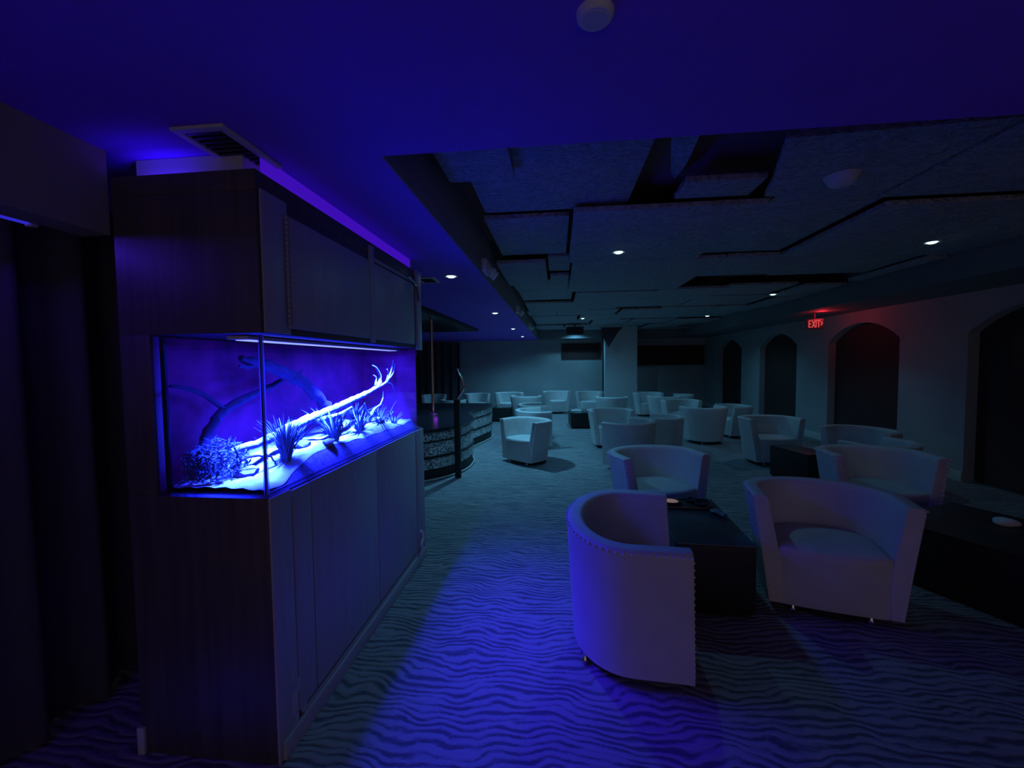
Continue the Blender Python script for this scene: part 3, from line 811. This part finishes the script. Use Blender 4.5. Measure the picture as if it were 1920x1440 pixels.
CHAIRS = [ # x, y, scale, facing x, facing y, label
 (.325, 2.325, .99, .99, -.11, 'pale barrel chair nearest the camera, its rounded back washed in blue light'),
 (1.70, 2.93, .98, -.25, -.97, 'pale barrel chair to the right of the near glass table, facing the camera'),
 (.88, 4.10, .975, .30, -.95, 'pale barrel chair just behind the near glass table, seat towards it'),
 (-.43, 6.60, .92, -.65, -.76, 'brightly lit barrel chair standing alone near the stage, foremost in its row'),
 (-.50, 7.70, .95, .95, .3, 'barrel chair directly behind the brightly lit chair near the stage'),
 (-.56, 8.72, .95, .95, .2, 'barrel chair third in the row going back from the stage end'),
 (-1.42, 12.25, .95, .2, -.98, 'pale barrel chair by the far wall behind the small dark table near the stage'),
 (-.85, 11.1, .93, .1, 1, 'barrel chair seen from behind, bright rim, right of the dark table near the stage'),
 (-.06, 13.1, .92, .25, -.97, 'barrel chair at the far wall facing the camera, behind the middle dark table'),
 (.98, 12.9, .92, -.2, -.98, 'barrel chair at the far wall just left of the pale column'),
 (1.36, 10.85, .92, .2, .98, 'barrel chair seen from behind in front of the pale column'),
 (.96, 7.97, .93, .12, -.99, 'barrel chair facing the camera right of the middle dark table'),
 (1.11, 6.22, .95, -.75, .65, 'barrel chair turned away just behind the chair at the near glass table'),
 (1.86, 7.30, .87, -.97, .15, 'barrel chair turned left in the centre, between two chairs with backs to camera'),
 (2.81, 8.28, .94, -.25, .96, 'barrel chair with full back to the camera and chrome feet showing, right of centre'),
 (3.66, 9.05, .88, -.95, -.15, 'barrel chair turned left, partly behind the full-backed chair right of centre'),
 (2.73, 9.87, .94, .12, -.99, 'barrel chair facing the camera behind the full-backed chair right of centre'),
 (2.70, 11.0, .92, .1, 1, 'dark-sided barrel chair with back to camera, right of the pale column'),
 (2.55, 12.5, .92, .2, -.98, 'barrel chair facing the camera at the foot of the pale column'),
 (3.55, 12.2, .86, -.95, .1, 'small-looking farthest barrel chair under the wide brown wall panel'),
 (3.17, 6.80, .95, .12, -.99, 'barrel chair facing the camera behind the left end of the dark table on the right'),
 (3.98, 5.92, .90, -.8, -.5, 'barrel chair close to the right wall under the third arched recess'),
 (3.62, 5.02, .87, -.35, .93, 'barrel chair with only its rim showing, behind the wide chair on the right'),
 (2.86, 4.19, .985, -.1, -.99, 'wide pale barrel chair right of the near group, second nearest on the right'),
 (-3.75, 12.5, .85, .3, -.95, 'dim barrel chair behind the stage pole'),
 (-2.85, 11.2, .78, 0, 1, 'dim low barrel chair between stage pole and handrail'),
 (-2.50, 12.6, .88, .6, -.8, 'dim barrel chair just right of the stage handrail'),
]
c0 = None
for (x, y, s_, fx, fy, lab) in CHAIRS:
    if c0 is None: c0 = o = make_chair()
    else: o = copy_tree(c0, skip=('nailhead_trim',) if y > 8 else ())
    o.location = (x, y, 0); o.rotation_euler = (0, 0, math.atan2(fx, -fy)); o.scale = (s_, s_, s_)
    if c0 is o: o.scale = (s_*1.07, s_, s_)
    o['label'] = lab; o['group'] = 'barrel chairs in the lounge'

# ================================================================== LOW TABLES
def table(cx, cy, w, l, h, rz, label, top='blackglass'):
    t = thing('low_table', label, 'table', (cx, cy, 0), rz, 'low black tables')
    MB().box(-w/2+.02, w/2-.02, -l/2+.02, l/2-.02, 0, .03).build('plinth', 'plinth', t)
    MB().box(-w/2, w/2, -l/2, l/2, .03, h-.012, .006).build('body', 'black', t)
    MB().box(-w/2-.002, w/2+.002, -l/2-.002, l/2+.002, h-.012, h, .003).build('top', top, t)
    return t
T1 = table(.965, 3.03, .45, .88, .45, .05*-1, 'black glass-topped low table between the near chairs')
e = Vector((.44, -.90)).normalized()
T2 = table(2.33+.65*e.x+.42*.9, 3.25+.65*e.y+.42*.44, .84, 1.30, .42, math.atan2(.44, .90), 'large black low table at the right edge with a white napkin', 'black')
T3 = table(3.06, 5.66, .34, .62, .42, math.atan2(.23, .97), 'dark low table on the right between two barrel chairs', 'black')
T4 = table(.52, 10.33, .46, .80, .37, .06, 'dark low table in the middle of the room with a small tray')
T5 = table(-1.47, 11.42, .50, .85, .37, 0, 'dark low table beyond the end of the stage')
# on the near table
t = thing('tray', 'black serving tray lying across the far end of the near glass table', 'tray', (.93, 3.30, .45), -.05)
MB().box(-.235, .235, -.11, .11, 0, .012, .004).build('base', 'black', t)
m = MB(); m.box(-.235, .235, -.11, -.10, .012, .022, .002); m.box(-.235, .235, .10, .11, .012, .022, .002); m.box(-.235, -.225, -.10, .10, .012, .022, .002); m.box(.225, .235, -.10, .10, .012, .022, .002)
m.build('lip', 'blackglass', t)
t = thing('tan_ashtray', 'larger black ashtray on the tray, its round tan centre given an added glow', 'tan ashtray', (.86, 3.30, .462))
MB().lathe([(.06, 0), (.078, .008), (.078, .024), (.066, .026), (.056, .014), (.001, .012)], 28).build('dish', 'plinth', t)
MB().lathe([(.001, .012), (.052, .012), (.054, .019), (.001, .021)], 24).build('tan_centre', 'tan', t)  # tan centre set glowing though it is no lamp
def ashtray(x, y, r, z, label):
    t = thing('ashtray', label, 'ashtray', (x, y, z), 0, 'round black ashtrays on the near table tray')
    MB().lathe([(r*.8, 0), (r, .008), (r, .022), (r*.86, .024), (r*.74, .012), (.001, .010)], 28).build('bowl', 'plinth', t)
ashtray(1.03, 3.35, .042, .462, 'small black ashtray at the right rear of the tray')
ashtray(1.07, 3.26, .042, .462, 'small black ashtray at the right front corner of the tray')
# crumpled clear wrapper that catches the downlights
r_ = random.Random(21); b = bmesh.new(); bmesh.ops.create_icosphere(b, subdivisions=2, radius=.055)
for v in b.verts:
    v.co = Vector((v.co.x*r_.uniform(.5, 1.2)*.7, v.co.y*r_.uniform(.6, 1.3)*1.5, max(-.018, v.co.z*r_.uniform(.2, .9)*.6)))
m = MB(); m.merge(b); wr = m.build('wrapper', 'wrap', sharp=5); wr.location = (1.14, 3.10, .469); wr.rotation_euler = (0, 0, .3)
tag(wr, 'crumpled shiny clear wrapper on the near glass table beside the tray', 'wrapper')
# napkin
m = MB(); b = bmesh.new(); bmesh.ops.create_icosphere(b, subdivisions=3, radius=.07); r_ = random.Random(4)
for v in b.verts:
    f = 1+.22*math.sin(31*v.co.x+17*v.co.y)*math.cos(23*v.co.z+9*v.co.x)
    v.co = Vector((v.co.x*f*1.0, v.co.y*f*.8, max(-.02, v.co.z*.42*f)))
m.merge(b); nap = m.build('napkin', 'white', sharp=25); nap.location = (3.005, 3.14, .441)
tag(nap, 'small crumpled white napkin on the large black table', 'napkin')
t = thing('tray', 'small grey tray on the dark table in the middle of the room', 'tray', (.46, 10.4, .37))
MB().box(-.12, .12, -.12, .12, 0, .012, .003).build('base', 'white', t)
MB().lathe([(.04, .012), (.05, .016), (.05, .035), (.04, .036)], 20).build('dish', 'white', t)

# ================================================================== STAGE
outer = [(-4.4, 9.0), (-4.4, 6.3), (-3.7, 5.9)]
for i in range(25):
    a = math.radians(205+i*(360-205)/24); outer.append((-2.5+1.2*math.cos(a), 6.2+1.2*math.sin(a)))
outer += [(-1.31, 6.5), (-1.40, 6.8), (-1.52, 7.1), (-1.57, 7.4), (-1.53, 7.7), (-1.44, 8.1), (-1.37, 8.45), (-1.36, 8.75), (-1.5, 9.0)]
def off(poly, d):
    n = len(poly); out = []
    for i in range(n):
        p0, p1, p2 = Vector(poly[i-1]), Vector(poly[i]), Vector(poly[(i+1) % n])
        t_ = (p2-p0).normalized(); nn = Vector((t_.y, -t_.x)); q = p1+nn*d; out.append((q.x, q.y))
    return out
stg = thing('stage', 'low stage with curved glittering sides and a glossy black top', 'stage', (-2.5, 6.2, 0))
def loc(poly): return [(x+2.5, y-6.2) for x, y in poly]
MB().prism(loc(off(outer, -.03)), 0, .16).build('plinth', 'plinth', stg)
for (za, zb, d) in ((.16, .30, -.012), (.33, .51, -.022), (.53, .645, -.032)):
    MB().prism(loc(off(outer, d)), za, zb).build('glitter_band', 'glitter', stg)
for (za, zb, d) in ((.30, .33, .0), (.51, .53, -.01)):
    MB().prism(loc(off(outer, d)), za, zb).build('ledge', 'plinth', stg)
MB().prism(loc(off(outer, 0)), .645, .69).build('stage_top', 'stagetop', stg)
m = MB(); m.tube([(x+2.5, y-6.2, .02) for x, y in off(outer, .0)[3:36]], .014, 6); m.build('floor_trim', 'trim', stg)
pole = thing('dance_pole', 'polished brass pole rising from the stage to the ceiling', 'pole', (-2.12, 7.0, .69))
MB().tube([(0, 0, 0), (0, 0, ZS-.69-.06)], .024, 16).build('shaft', 'brass', pole)
MB().lathe([(.0001, .016), (.03, .016), (.07, .006), (.075, 0)], 24).build('base_flange', 'brass', pole)
MB().lathe([(.028, .016), (.050, .012), (.052, .020), (.030, .024)], 24).build('added_glow_ring', 'violet', pole)  # ring added to give the violet spot at the pole base
light('POINT', 'pole_added_glow', (-2.05, 6.92, .78), .1, (.30, .02, 1), shadow_soft_size=.03)  # added lamp, tints the stage violet around the pole
rail = thing('handrail', 'dark post with a curved chrome handrail at the edge of the stage', 'handrail', (-1.345, 5.56, 0))
MB().box(-.045, .035, -.03, .03, 0, 1.07, .008).build('post', 'plinth', rail)
MB().tube(catmull([(-.005, 0, 1.05), (.02, .01, 1.11), (.07, .02, 1.19), (.085, .03, 1.25), (.06, .03, 1.34), (.025, .03, 1.41), (.0, .03, 1.48)], 5), .017, 12).build('rail', 'chrome', rail)
